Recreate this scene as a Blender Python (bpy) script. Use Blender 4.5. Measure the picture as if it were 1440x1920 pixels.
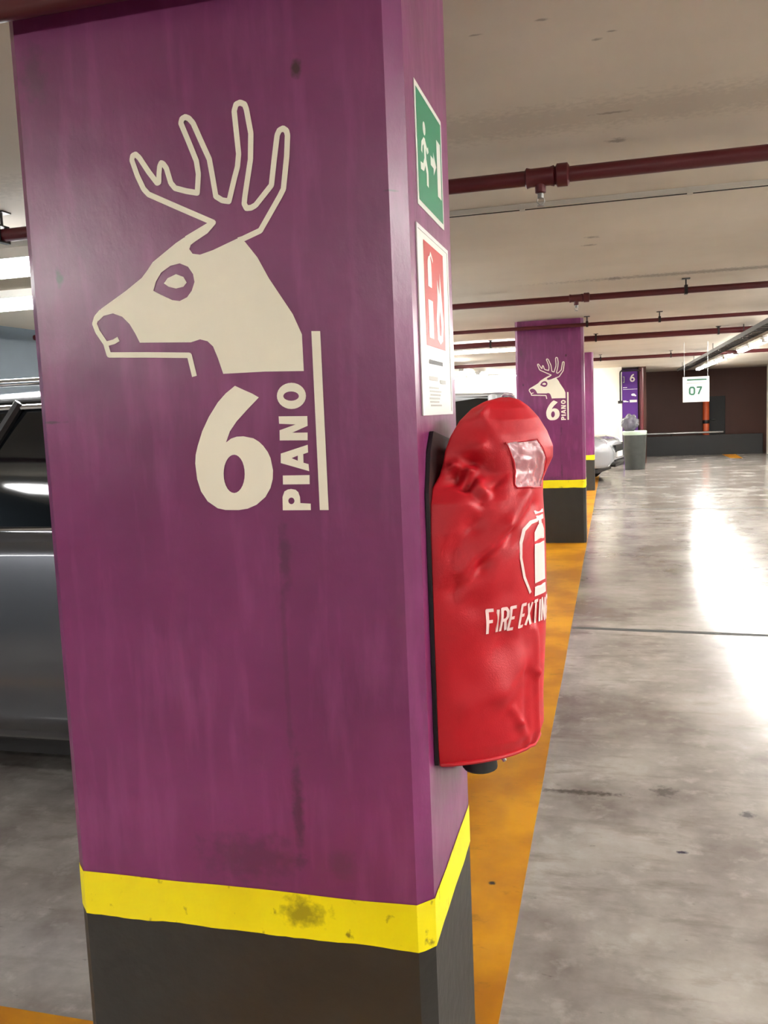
import bpy, bmesh, math, random
from mathutils import Vector, Matrix, noise
from mathutils.geometry import delaunay_2d_cdt
random.seed(7)
for o in list(bpy.data.objects): bpy.data.objects.remove(o)
C = bpy.context.scene.collection
SC = bpy.context.scene

# ------------------------------------------------------------------ camera
cam_d = bpy.data.cameras.new('camera'); cam = bpy.data.objects.new('camera', cam_d); C.objects.link(cam)
cam_d.sensor_fit = 'VERTICAL'; cam_d.sensor_height = 24.0; cam_d.lens = 24.0 * 1632 / 1920
cam_d.clip_start = 0.02; cam_d.clip_end = 200
AX = [(0.966862, 0.011932, 0.255019),
      (0.251930, 0.117136, -0.960630),
      (-0.041334, 0.993044, 0.110248)]
m = Matrix(AX).to_4x4(); m.translation = Vector((0, 0, 1.5)); cam.matrix_world = m
SC.camera = cam

# ------------------------------------------------------------------ world, exposure
w = bpy.data.worlds.new('world'); SC.world = w; w.use_nodes = True
w.node_tree.nodes['Background'].inputs[0].default_value = (0.9, 0.92, 1, 1)
w.node_tree.nodes['Background'].inputs[1].default_value = 0.05
SC.view_settings.view_transform = 'Standard'; SC.view_settings.look = 'None'
SC.view_settings.exposure = 2.6; SC.view_settings.gamma = 1.0
SC.view_settings.use_curve_mapping = False
TUBE = 26.0           # emission of the fluorescent tubes
DIFF = 9.0           # emission of the wide diffusers
CEIL = 2.46

# ------------------------------------------------------------------ materials
def srgb(r, g, b):
    f = lambda c: (c/255)/12.92 if c/255 <= .04045 else ((c/255+.055)/1.055)**2.4
    return (f(r), f(g), f(b), 1)
def mat(name, col, rough=.5, metal=0, var=.12, scale=6, bump=0, bscale=40, coat=0, emit=0, alpha=1, spec=.5, stretch=None, trans=0):
    m = bpy.data.materials.new(name); m.use_nodes = True
    nt = m.node_tree; N = nt.nodes; L = nt.links; p = N['Principled BSDF']
    tc = N.new('ShaderNodeTexCoord'); mp = N.new('ShaderNodeMapping'); L.new(tc.outputs['Object'], mp.inputs[0])
    if stretch: mp.inputs['Scale'].default_value = stretch
    if var:
        n = N.new('ShaderNodeTexNoise'); n.inputs['Scale'].default_value = scale; n.inputs['Detail'].default_value = 5
        L.new(mp.outputs[0], n.inputs[0])
        mx = N.new('ShaderNodeMix'); mx.data_type = 'RGBA'
        mx.inputs[6].default_value = tuple(c*(1-var) for c in col[:3])+(1,)
        mx.inputs[7].default_value = tuple(min(1, c*(1+var)) for c in col[:3])+(1,)
        L.new(n.outputs[0], mx.inputs[0]); L.new(mx.outputs[2], p.inputs['Base Color'])
    else: p.inputs['Base Color'].default_value = col
    if bump:
        n2 = N.new('ShaderNodeTexNoise'); n2.inputs['Scale'].default_value = bscale; n2.inputs['Detail'].default_value = 4
        L.new(mp.outputs[0], n2.inputs[0])
        b = N.new('ShaderNodeBump'); b.inputs['Strength'].default_value = bump; b.inputs['Distance'].default_value = .01
        L.new(n2.outputs[0], b.inputs['Height']); L.new(b.outputs[0], p.inputs['Normal'])
    p.inputs['Roughness'].default_value = rough; p.inputs['Metallic'].default_value = metal
    p.inputs['Coat Weight'].default_value = coat; p.inputs['Alpha'].default_value = alpha
    p.inputs['Specular IOR Level'].default_value = spec; p.inputs['Transmission Weight'].default_value = trans
    if emit:
        p.inputs['Emission Color'].default_value = col; p.inputs['Emission Strength'].default_value = emit
    return m
def ramp(N, L, src, p0, p1):
    r = N.new('ShaderNodeMapRange'); r.inputs[1].default_value = p0; r.inputs[2].default_value = p1
    r.clamp = True; L.new(src, r.inputs[0]); return r.outputs[0]
def mixc(N, L, fac, a, b):
    mx = N.new('ShaderNodeMix'); mx.data_type = 'RGBA'
    if isinstance(fac, float): mx.inputs[0].default_value = fac
    else: L.new(fac, mx.inputs[0])
    for i, v in ((6, a), (7, b)):
        if isinstance(v, tuple): mx.inputs[i].default_value = v
        else: L.new(v, mx.inputs[i])
    return mx.outputs[2]
def tex(N, L, vec, scale, detail=5, sc=None, rough=.55):
    mp = N.new('ShaderNodeMapping'); L.new(vec, mp.inputs[0])
    if sc: mp.inputs['Scale'].default_value = sc
    n = N.new('ShaderNodeTexNoise'); n.inputs['Scale'].default_value = scale; n.inputs['Detail'].default_value = detail
    n.inputs['Roughness'].default_value = rough
    L.new(mp.outputs[0], n.inputs[0]); return n.outputs[0]
def blot(N, L, vec, c, rad, power=1.0):
    """soft mask, 1 inside an ellipsoid round c with radii rad, wobbled by noise"""
    mp = N.new('ShaderNodeMapping'); mp.vector_type = 'POINT'
    mp.inputs['Scale'].default_value = tuple(1/r for r in rad)
    mp.inputs['Location'].default_value = tuple(-a/r for a, r in zip(c, rad))
    L.new(vec, mp.inputs[0])
    l = N.new('ShaderNodeVectorMath'); l.operation = 'LENGTH'; L.new(mp.outputs[0], l.inputs[0])
    n = tex(N, L, vec, 45, 4)
    ad = N.new('ShaderNodeMath'); ad.operation = 'MULTIPLY_ADD'; L.new(n, ad.inputs[0]); ad.inputs[1].default_value = 2.2
    L.new(l.outputs['Value'], ad.inputs[2])
    r = N.new('ShaderNodeMapRange'); r.inputs[1].default_value = 2.2; r.inputs[2].default_value = 1.5
    r.inputs[3].default_value = 0; r.inputs[4].default_value = power; L.new(ad.outputs[0], r.inputs[0]); return r.outputs[0]

def make_purple():
    m = bpy.data.materials.new('purple_wall_paint'); m.use_nodes = True
    nt = m.node_tree; N = nt.nodes; L = nt.links; p = N['Principled BSDF']
    tc = N.new('ShaderNodeTexCoord').outputs['Object']
    base = srgb(128, 46, 102); dark = srgb(106, 34, 84); pale = srgb(142, 64, 118)
    c = mixc(N, L, ramp(N, L, tex(N, L, tc, 3.2, 4), .3, .7), dark, base)
    c = mixc(N, L, ramp(N, L, tex(N, L, tc, 7, 5, (3, 3, .5)), .5, .8), c, pale)          # formwork streaks
    c = mixc(N, L, ramp(N, L, tex(N, L, tc, 12, 6, (1, 1, .12)), .62, .78), c, srgb(118, 50, 92))
    c = mixc(N, L, ramp(N, L, tex(N, L, tc, 60, 3), .74, .80), c, srgb(70, 26, 52))       # pin holes
    for cc, rad, col, pw in (((.549, 0, 2.066), (.010, .1, .014), srgb(58, 16, 30), 1.),
                             ((.482, 0, 1.26), (.012, .1, .07), srgb(66, 30, 56), .55),
                             ((.482, 0, .80), (.012, .1, .12), srgb(60, 28, 50), .6),
                             ((.474, 0, 1.05), (.006, .1, .22), srgb(84, 34, 66), .4),
                             ((.06, 0, 2.12), (.028, .1, .05), srgb(88, 40, 70), .8),
                             ((.078, 0, 1.77), (.008, .1, .016), srgb(60, 26, 50), 1.),
                             ((.037, 0, 1.512), (.034, .1, .003), srgb(80, 34, 62), 1.),
                             ((.344, 0, 2.014), (.008, .1, .008), srgb(40, 12, 26), 1.),
                             ((.38, 0, .70), (.10, .1, .05), srgb(74, 30, 58), .5),
                             ((.70, 0, 1.86), (.012, .1, .002), srgb(70, 28, 56), .8),
                             ((.56, 0, .70), (.03, .1, .03), srgb(84, 44, 66), .5)):
        c = mixc(N, L, blot(N, L, tc, cc, rad, pw), c, col)
    L.new(c, p.inputs['Base Color'])
    rr = N.new('ShaderNodeMapRange'); rr.inputs[3].default_value = .30; rr.inputs[4].default_value = .42; p.inputs['Coat Weight'].default_value = .3; p.inputs['Coat Roughness'].default_value = .28
    L.new(tex(N, L, tc, 9, 4), rr.inputs[0]); L.new(rr.outputs[0], p.inputs['Roughness'])
    b = N.new('ShaderNodeBump'); b.inputs['Strength'].default_value = .35; b.inputs['Distance'].default_value = .006
    L.new(tex(N, L, tc, 22, 6, (1, 1, .6)), b.inputs['Height']); L.new(b.outputs[0], p.inputs['Normal'])
    return m
def make_yellow_band():
    m = bpy.data.materials.new('yellow_band_paint'); m.use_nodes = True
    nt = m.node_tree; N = nt.nodes; L = nt.links; p = N['Principled BSDF']
    tc = N.new('ShaderNodeTexCoord').outputs['Object']
    c = mixc(N, L, ramp(N, L, tex(N, L, tc, 5, 4), .3, .7), srgb(236, 218, 0), srgb(250, 236, 6))
    c = mixc(N, L, ramp(N, L, tex(N, L, tc, 34, 6, (1, 1, .8)), .62, .72), c, srgb(150, 130, 10))
    c = mixc(N, L, blot(N, L, tc, (.48, 0, .60), (.05, .1, .03), .7), c, srgb(110, 96, 10))
    L.new(c, p.inputs['Base Color']); p.inputs['Roughness'].default_value = .42
    return m
def make_floor():
    m = bpy.data.materials.new('worn_concrete_floor'); m.use_nodes = True
    nt = m.node_tree; N = nt.nodes; L = nt.links; p = N['Principled BSDF']
    tc = N.new('ShaderNodeTexCoord').outputs['Object']
    c = mixc(N, L, ramp(N, L, tex(N, L, tc, 1.3, 8, (1, 1, 1), .62), .36, .64), srgb(112, 103, 98), srgb(168, 162, 156))
    c = mixc(N, L, ramp(N, L, tex(N, L, tc, 5, 7, (.55, 1.6, 1), .65), .52, .74), c, srgb(116, 106, 99))
    c = mixc(N, L, ramp(N, L, tex(N, L, tc, 9, 6, (1, 1, 1), .6), .56, .9), c, srgb(178, 173, 167))
    c = mixc(N, L, ramp(N, L, tex(N, L, tc, 16, 5, (.45, 1.5, 1), .7), .66, .74), c, srgb(84, 78, 72))
    for cc, rad, col, pw in (((-.14, 3.345, 0), (.19, .022, .1), srgb(76, 70, 64), .9),
                             ((.18, 3.4, 0), (.05, .05, .1), srgb(80, 76, 72), .8),
                             ((.46, 3.25, 0), (.03, .03, .1), srgb(70, 68, 70), .8),
                             ((.21, 2.93, 0), (.02, .012, .1), srgb(50, 46, 66), 1.),
                             ((.95, 6.5, 0), (.16, .2, .1), srgb(110, 102, 96), .8),
                             ((.64, 8.15, 0), (.3, .18, .1), srgb(104, 98, 92), .7),
                             ((.67, 5.55, 0), (.09, .04, .1), srgb(96, 90, 84), .8)):
        c = mixc(N, L, blot(N, L, tc, cc, rad, pw), c, col)
    L.new(c, p.inputs['Base Color'])
    rr = N.new('ShaderNodeMapRange'); rr.inputs[3].default_value = .10; rr.inputs[4].default_value = .30
    L.new(tex(N, L, tc, 2.5, 7), rr.inputs[0]); L.new(rr.outputs[0], p.inputs['Roughness'])
    b = N.new('ShaderNodeBump'); b.inputs['Strength'].default_value = .04; b.inputs['Distance'].default_value = .01
    L.new(tex(N, L, tc, 9, 6), b.inputs['Height']); L.new(b.outputs[0], p.inputs['Normal'])
    return m
def make_stripe():
    m = bpy.data.materials.new('worn_yellow_floor_paint'); m.use_nodes = True
    nt = m.node_tree; N = nt.nodes; L = nt.links; p = N['Principled BSDF']
    tc = N.new('ShaderNodeTexCoord').outputs['Object']
    c = mixc(N, L, ramp(N, L, tex(N, L, tc, 2.2, 5, (1, 1, 1)), .4, .6), srgb(168, 106, 6), srgb(202, 140, 12))
    c = mixc(N, L, ramp(N, L, tex(N, L, tc, 9, 8, (.6, 1.4, 1), .7), .58, .76), c, srgb(120, 84, 30))
    c = mixc(N, L, blot(N, L, tc, (-.39, 2.62, 0), (.014, .012, .1), 1.), c, srgb(40, 30, 40))
    L.new(c, p.inputs['Base Color']); p.inputs['Roughness'].default_value = .4
    return m
def make_ceiling():
    m = bpy.data.materials.new('painted_concrete_ceiling'); m.use_nodes = True
    nt = m.node_tree; N = nt.nodes; L = nt.links; p = N['Principled BSDF']
    tc = N.new('ShaderNodeTexCoord').outputs['Object']
    c = mixc(N, L, ramp(N, L, tex(N, L, tc, .9, 4), .3, .7), srgb(196, 186, 170), srgb(212, 203, 188))
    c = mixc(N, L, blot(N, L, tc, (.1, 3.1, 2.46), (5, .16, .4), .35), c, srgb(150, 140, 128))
    for x, y, a, b_ in ((-.33, 2.35, .02, .006), (-.16, 2.32, .02, .008), (-.03, 2.49, .015, .01), (.01, 2.45, .015, .006), (.01, 3.1, .07, .012),
                        (.03, 3.42, .04, .03), (-.1, 5.25, .04, .04), (-.12, 5.5, .05, .03), (.35, 3.9, .35, .03), (.02, 7.0, .06, .1), (.7, 7.0, 1.2, .1)):
        c = mixc(N, L, blot(N, L, tc, (x, y, 2.46), (a, b_, .4), .6), c, srgb(110, 100, 92))
    L.new(c, p.inputs['Base Color']); p.inputs['Roughness'].default_value = .75
    return m
M = dict(
    purple=make_purple(), band=make_yellow_band(), floor=make_floor(), stripe=make_stripe(), ceil=make_ceiling(),
    black=mat('black_base_paint', srgb(43, 41, 37), .45, var=.25, scale=9, bump=.2, bscale=30),
    stencil=mat('cream_stencil_paint', srgb(246, 240, 220), .55, var=.05, scale=14, bump=.1, bscale=30, stretch=(1, 1, .4)),
    maroon=mat('dark_red_pipe_paint', srgb(84, 22, 28), .4, var=.2, scale=5),
    steel=mat('galvanised_steel', srgb(150, 150, 148), .35, .85, var=.1),
    conduit=mat('grey_conduit', srgb(176, 170, 158), .5, 0, var=.08),
    darkmetal=mat('dark_metal', srgb(52, 48, 46), .45, .6, var=.2),
    white=mat('white_wall_paint', srgb(226, 222, 208), .6, var=.05),
    whitemetal=mat('white_enamel', srgb(230, 230, 226), .35, var=0),
    bluegrey=mat('blue_grey_wall_paint', srgb(70, 82, 92), .6, var=.1),
    brown=mat('dark_brown_wall_paint', srgb(66, 30, 16), .6, var=.15, scale=2),
    tube=mat('fluorescent_tube', (1, .985, .95, 1), .4, emit=TUBE, var=0),
    diffuser=mat('light_diffuser', (1, .99, .97, 1), .4, emit=DIFF, var=0),
    green=mat('sign_green', srgb(20, 124, 84), .4, var=.04),
    signred=mat('sign_red', srgb(184, 30, 26), .4, var=.04),
    signwhite=mat('sign_white', srgb(236, 234, 226), .35, var=.02),
    signgrey=mat('sign_faint_grey_print', srgb(168, 168, 160), .4, var=.1),
    ink=mat('dark_ink', srgb(70, 66, 66), .5, var=.1),
    bagred=mat('red_nylon_fabric', srgb(188, 6, 28), .5, var=.06, scale=9, bump=.12, bscale=500, spec=.5),
    print=mat('pale_pink_print', srgb(243, 214, 210), .5, var=.05, scale=20),
    window=mat('clear_vinyl_window', srgb(222, 196, 204), .07, var=0, alpha=.42, bump=1.0, bscale=32, stretch=(1, 1, .6), spec=1.0, coat=1),
    extred=mat('red_enamel', srgb(180, 18, 20), .25, var=.03, coat=.5),
    rubber=mat('black_rubber', srgb(24, 24, 25), .6, var=.1),
    glass=mat('tinted_car_glass', srgb(10, 14, 18), .05, var=0, spec=.8),
    carblack=mat('black_metallic_car_paint', srgb(84, 86, 92), .36, .7, var=.03, coat=1, scale=2),
    carwhite=mat('white_car_paint', srgb(215, 220, 225), .25, .0, var=.02, coat=1),
    carsilver=mat('silver_car_paint', srgb(176, 178, 184), .25, .35, var=.02, coat=1),
    chrome=mat('chrome', srgb(215, 215, 218), .12, 1, var=0),
    lampglass=mat('headlamp_glass', srgb(215, 220, 225), .08, .3, var=0, coat=1),
    taillamp=mat('tail_lamp_red', srgb(120, 8, 10), .15, var=0, coat=1),
    bin=mat('grey_bin_plastic', srgb(62, 65, 62), .5, var=.3, scale=10, bump=.3, bscale=20),
    rubbish=mat('clear_grey_bin_liner', srgb(120, 120, 124), .2, var=.2, scale=20, alpha=.7),
    liner=mat('pale_green_liner', srgb(186, 206, 190), .4, var=.1),
    violet=mat('violet_panel', srgb(84, 28, 128), .5, var=.05),
    orange=mat('orange_post_paint', srgb(196, 84, 40), .45, var=.1),
    joint=mat('dark_joint_sealant', srgb(70, 70, 68), .7, var=.2, scale=9),
    signgreen=mat('dark_green_print', srgb(40, 96, 72), .5, var=.1),
    plastic=mat('black_plastic', srgb(20, 20, 22), .4, var=.05),
)

# ------------------------------------------------------------------ helpers
def link(name, me, m, parent=None, loc=None):
    o = bpy.data.objects.new(name, me); C.objects.link(o)
    if m is not None and not me.materials: me.materials.append(m)
    if parent is not None: o.parent = parent
    if loc is not None: o.location = loc
    return o
def empty(name, loc, label, cat, group=None, rz=0):
    o = bpy.data.objects.new(name, None); C.objects.link(o); o.location = loc; o.rotation_euler = (0, 0, rz)
    o.empty_display_size = .1
    return tag(o, label, cat, group)
def tag(o, label, cat, group=None):
    o['label'] = label; o['category'] = cat
    if group: o['group'] = group
    return o
def struct(o): o['kind'] = 'structure'; return o
class MB:
    def __init__(s): s.v = []; s.f = []
    def add(s, vs, fs):
        n = len(s.v); s.v += [tuple(v) for v in vs]; s.f += [tuple(i+n for i in f) for f in fs]; return s
    def box(s, x0, x1, y0, y1, z0, z1, ch=0):
        if ch <= 0:
            return s.add([(x0,y0,z0),(x1,y0,z0),(x1,y1,z0),(x0,y1,z0),(x0,y0,z1),(x1,y0,z1),(x1,y1,z1),(x0,y1,z1)],
                         [(0,3,2,1),(4,5,6,7),(0,1,5,4),(1,2,6,5),(2,3,7,6),(3,0,4,7)])
        r = [(x0+ch,y0),(x1-ch,y0),(x1,y0+ch),(x1,y1-ch),(x1-ch,y1),(x0+ch,y1),(x0,y1-ch),(x0,y0+ch)]
        return s.prism(r, z0, z1)
    def prism(s, r, z0, z1):
        n = len(r); vs = [(a,b,z0) for a,b in r]+[(a,b,z1) for a,b in r]
        fs = [(i,(i+1)%n,n+(i+1)%n,n+i) for i in range(n)]+[tuple(range(n-1,-1,-1)), tuple(range(n,2*n))]
        return s.add(vs, fs)
    def tube(s, pts, r, n=14, caps=True):
        pts = [Vector(p) for p in pts]; rr = r if isinstance(r, (list, tuple)) else [r]*len(pts)
        vs = []; fs = []; prev = None
        for i, p in enumerate(pts):
            t = (pts[min(i+1, len(pts)-1)]-pts[max(i-1, 0)]).normalized()
            if prev is None:
                a = Vector((0,0,1)) if abs(t.z) < .9 else Vector((1,0,0)); u = t.cross(a).normalized()
            else:
                u = (prev-t*prev.dot(t)).normalized()
            prev = u; v = t.cross(u)
            for k in range(n):
                a = 2*math.pi*k/n; vs.append(p+(u*math.cos(a)+v*math.sin(a))*rr[i])
        for i in range(len(pts)-1):
            for k in range(n):
                fs.append((i*n+k, i*n+(k+1)%n, (i+1)*n+(k+1)%n, (i+1)*n+k))
        if caps: fs += [tuple(range(n-1,-1,-1)), tuple(range((len(pts)-1)*n, len(pts)*n))]
        return s.add(vs, fs)
    def lathe(s, prof, c=(0,0,0), n=28, axis='z'):
        vs = []; fs = []
        for r, h in prof:
            for k in range(n):
                a = 2*math.pi*k/n
                if axis == 'z': vs.append((c[0]+r*math.cos(a), c[1]+r*math.sin(a), c[2]+h))
                else: vs.append((c[0]+r*math.cos(a), c[1]+h, c[2]+r*math.sin(a)))
        for i in range(len(prof)-1):
            for k in range(n): fs.append((i*n+k, i*n+(k+1)%n, (i+1)*n+(k+1)%n, (i+1)*n+k))
        fs += [tuple(range(n-1,-1,-1)), tuple(range((len(prof)-1)*n, len(prof)*n))]
        return s.add(vs, fs)
    def mesh(s, name, smooth=False, fix=True):
        me = bpy.data.meshes.new(name); me.from_pydata(s.v, [], s.f); me.update()
        if fix:
            bm = bmesh.new(); bm.from_mesh(me); bmesh.ops.recalc_face_normals(bm, faces=bm.faces); bm.to_mesh(me); bm.free()
        if smooth:
            me.shade_smooth()
            if smooth != 'all':
                me.set_sharp_from_angle(angle=math.radians(40))
        return me
    def build(s, name, m, parent=None, smooth=False, loc=None):
        return link(name, s.mesh(name, smooth), m, parent, loc)

# flat painted shapes: polygons minus polygons, put on a surface by a mapping
def inside(p, poly):
    x, y = p; c = False; j = len(poly)-1
    for i in range(len(poly)):
        xi, yi = poly[i]; xj, yj = poly[j]
        if (yi > y) != (yj > y) and x < (xj-xi)*(y-yi)/(yj-yi)+xi: c = not c
        j = i
    return c
def stroke(pts, wd, closed=False):
    out = []; h = wd/2
    for i in range(len(pts)-(0 if closed else 1)):
        a = Vector(pts[i]); b = Vector(pts[(i+1) % len(pts)]); d = (b-a)
        if d.length < 1e-9: continue
        d.normalize(); n = Vector((-d.y, d.x))*h
        out.append([tuple(a+n), tuple(a-n), tuple(b-n), tuple(b+n)])
    for p in pts[(0 if closed else 1):(None if closed else -1)]:
        out.append([(p[0]+h*math.cos(k*math.pi/4+.2), p[1]+h*math.sin(k*math.pi/4+.2)) for k in range(8)])
    return out
def art(name, adds, subs, mapping, m, parent, grid=0):
    vs = []; es = []
    for poly in list(adds)+list(subs):
        n0 = len(vs); vs += [Vector(p) for p in poly]; es += [(n0+i, n0+(i+1) % len(poly)) for i in range(len(poly))]
    xs = [v.x for v in vs]; ys = [v.y for v in vs]
    if grid:
        gx = min(xs)
        while gx < max(xs):
            gy = min(ys)
            while gy < max(ys):
                vs.append(Vector((gx, gy))); gy += grid
            gx += grid
    V, E_, F, *_ = delaunay_2d_cdt(vs, es, [], 0, 1e-7)
    bbs = [(min(p[0] for p in q), max(p[0] for p in q), min(p[1] for p in q), max(p[1] for p in q), q) for q in adds]
    fs = []
    for f in F:
        c = sum((V[i] for i in f), Vector((0, 0)))/len(f)
        if any(b[0] <= c.x <= b[1] and b[2] <= c.y <= b[3] and inside(c, b[4]) for b in bbs) and not any(inside(c, q) for q in subs):
            fs.append(tuple(f))
    used = sorted({i for f in fs for i in f}); ix = {k: i for i, k in enumerate(used)}
    me = bpy.data.meshes.new(name)
    me.from_pydata([mapping(V[k].x, V[k].y) for k in used], [], [tuple(ix[i] for i in f) for f in fs]); me.update()
    return link(name, me, m, parent)
# stroke letters on a 1 x 1.6 cell
GL = {
 'F': [[(0,0),(0,1.6),(.85,1.6)],[(0,.85),(.7,.85)]], 'I': [[(.15,0),(.15,1.6)]],
 'R': [[(0,0),(0,1.6),(.6,1.6),(.85,1.4),(.85,1.0),(.6,.8),(0,.8)],[(.5,.8),(.9,0)]],
 'E': [[(.85,0),(0,0),(0,1.6),(.85,1.6)],[(0,.83),(.7,.83)]], 'X': [[(0,0),(.9,1.6)],[(0,1.6),(.9,0)]],
 'T': [[(.45,0),(.45,1.6)],[(0,1.6),(.9,1.6)]], 'N': [[(0,0),(0,1.6),(.85,0),(.85,1.6)]],
 'G': [[(.85,1.3),(.65,1.6),(.2,1.6),(0,1.35),(0,.25),(.2,0),(.65,0),(.85,.25),(.85,.75),(.45,.75)]],
 'U': [[(0,1.6),(0,.25),(.2,0),(.65,0),(.85,.25),(.85,1.6)]],
 'S': [[(.85,1.35),(.65,1.6),(.2,1.6),(0,1.35),(0,1.05),(.2,.85),(.65,.8),(.85,.55),(.85,.25),(.65,0),(.2,0),(0,.25)]],
 'H': [[(0,0),(0,1.6)],[(.85,0),(.85,1.6)],[(0,.82),(.85,.82)]],
 '0': [[(.2,0),(0,.3),(0,1.3),(.2,1.6),(.65,1.6),(.85,1.3),(.85,.3),(.65,0),(.2,0)]],
 '7': [[(0,1.6),(.85,1.6),(.3,0)]],
 '6': [[(.75,1.6),(.35,1.35),(.05,.8),(0,.45),(.12,.1),(.4,0),(.7,.1),(.85,.42),(.7,.8),(.4,.9),(.08,.7)]],
}
def text(s, x, y, cw, ch, wd, gap=.3):
    out = []; cx = x
    for c in s:
        if c == ' ': cx += cw*.6; continue
        for st in GL[c]: out += stroke([(cx+a*cw, y+b*ch/1.6) for a, b in st], wd)
        cx += cw*((.3 if c == 'I' else .9)+gap)
    return out
def rect(x0, x1, y0, y1): return [(x0, y0), (x1, y0), (x1, y1), (x0, y1)]
def disc(cx, cy, rx, ry=None, n=20):
    ry = ry or rx; return [(cx+rx*math.cos(2*math.pi*i/n), cy+ry*math.sin(2*math.pi*i/n)) for i in range(n)]

# ------------------------------------------------------------------ setting
floor = struct(MB().box(-5.4, 9, -7, 30, -.2, 0).build('floor', M['floor']))
ceiling = struct(MB().box(-5.4, 9, -7, 30, CEIL, CEIL+.2).build('ceiling', M['ceil']))
struct(MB().box(-5.6, -5.4, -7, 30, 0, CEIL).build('wall_left', M['bluegrey']))
struct(MB().box(9, 9.2, -7, 30, 0, CEIL).build('wall_right', M['white']))
struct(MB().box(-5.4, 9, -7.2, -7, 0, CEIL).build('wall_back', M['white']))
wl = struct(MB().box(-5.4, .24, 23.0, 28, .58, CEIL).build('wall_far_left', M['white']))
struct(MB().box(-5.4, .26, 22.98, 28, 0, .58).build('baseboard_far_left', M['black']))
wf = struct(MB().box(.24, 9, 27.6, 28, 0, CEIL).build('wall_far', M['brown']))
dr = struct(MB().box(2.78, 3.22, 27.56, 27.6, .0, 1.66).build('door_1', M['rubber']))
fr = MB(); fr.box(2.72, 2.78, 27.52, 27.6, 0, 1.72); fr.box(3.22, 3.34, 27.52, 27.6, 0, 1.72); fr.box(2.78, 3.22, 27.52, 27.6, 1.66, 1.72)
fr.build('door_frame', M['brown'], dr)
MB().tube([(2.84, 27.56, .98), (2.84, 27.5, .98), (2.95, 27.5, .98)], .014, 8).build('door_handle', M['steel'], dr)
struct(MB().box(.66, .84, 23.4, 27.6, 0, CEIL).build('wall_niche', M['brown']))
struct(MB().box(4.15, 4.7, 25.8, 26.3, 0, CEIL, .03).build('trim_1', M['white']))
# floor paint and joints
def strip(name, pts, m, z=.0015):
    return MB().add([(x, y, z) for x, y in pts]+[(x, y, z-.003) for x, y in pts],
                    [tuple(range(len(pts)))]+[(i, i+len(pts), (i+1) % len(pts)+len(pts), (i+1) % len(pts)) for i in range(len(pts))]).build(name, m, floor)
edge = []
for i in range(0, 56):
    y = -.6+i*.45; edge.append((-.290+.006*noise.noise(Vector((y*1.1, 3, 1))), y))
strip('painted_column_stripe', [(-1.05, -.6)]+edge+[(-1.05, edge[-1][1])], M['stripe'])
strip('painted_bay_stripe', [(-4.9, 1.66), (-1.06, 1.66), (-1.06, 1.785), (-2.5, 1.80), (-4.9, 1.79)], M['stripe'])
for k, y in enumerate((9.86, 16.1)):
    strip('painted_bay_stripe', [(-4.9, y), (-1.06, y), (-1.06, y+.13), (-4.9, y+.13)], M['stripe'])
strip('painted_aisle_mark', [(3.0, 30), (3.0, 24.6), (3.28, 24.4), (3.5, 30)], M['stripe'])
jt = [(-5.3, 6.02)]; jb = []
for i in range(40):
    x = -.28+i*.23; jt.append((x, 6.0-.085*(x+.28)*.9+.008*noise.noise(Vector((x*3, 1, 1)))))
    jb.append((x, 5.94-.085*(x+.28)*.9+.008*noise.noise(Vector((x*3, 9, 1)))))
jt = jt[1:]
strip('floor_joint', jt+jb[::-1], M['joint'], .0012)
strip('floor_joint', [(-.28, 13.0), (9, 12.9), (9, 12.97), (-.28, 13.07)], M['joint'], .0012)

# ------------------------------------------------------------------ columns
ANTLER = [(334.1, 1815.8), (386.8, 1838.1), (329.1, 1866.4), (268.4, 1896.6), (259.5, 1906.8), (249.5, 1929.5), (241.0, 1956.8), (243.0, 1963.7), (248.9,
    1965.5), (255.5, 1959.2), (271.4, 1934.0), (286.1, 1913.9), (289.7, 1914.8), (290.8, 1928.2), (293.2, 1940.9), (296.4, 1946.0), (300.4, 1943.8), (305.5,
    1936.5), (312.0, 1911.2), (319.4, 1901.8), (339.9, 1894.8), (360.4, 1889.7), (364.6, 1920.3), (362.4, 1941.8), (350.8, 1973.4), (338.0, 2006.6), (340.6,
    2013.3), (347.0, 2015.5), (353.6, 2012.3), (360.6, 2003.9), (371.7, 1977.0), (386.4, 1942.2), (390.5, 1911.5), (394.2, 1880.7), (405.6, 1872.9), (417.7,
    1870.2), (430.3, 1907.3), (436.8, 1924.6), (440.2, 1945.2), (436.6, 2014.0), (440.6, 2024.1), (448.1, 2026.1), (455.8, 2022.2), (458.6, 2014.2), (464.1,
    1975.1), (460.9, 1933.9), (447.1, 1875.4), (445.0, 1863.5), (448.6, 1855.9), (457.0, 1855.7), (465.5, 1859.1), (495.6, 1888.4), (503.0, 1929.2), (510.4,
    1966.7), (514.7, 1973.9), (521.4, 1976.0), (527.0, 1971.8), (528.5, 1964.6), (525.4, 1932.6), (516.5, 1880.3), (509.3, 1869.1), (471.3, 1817.1), (438.7,
    1806.4), (430.1, 1804.7)]
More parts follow.
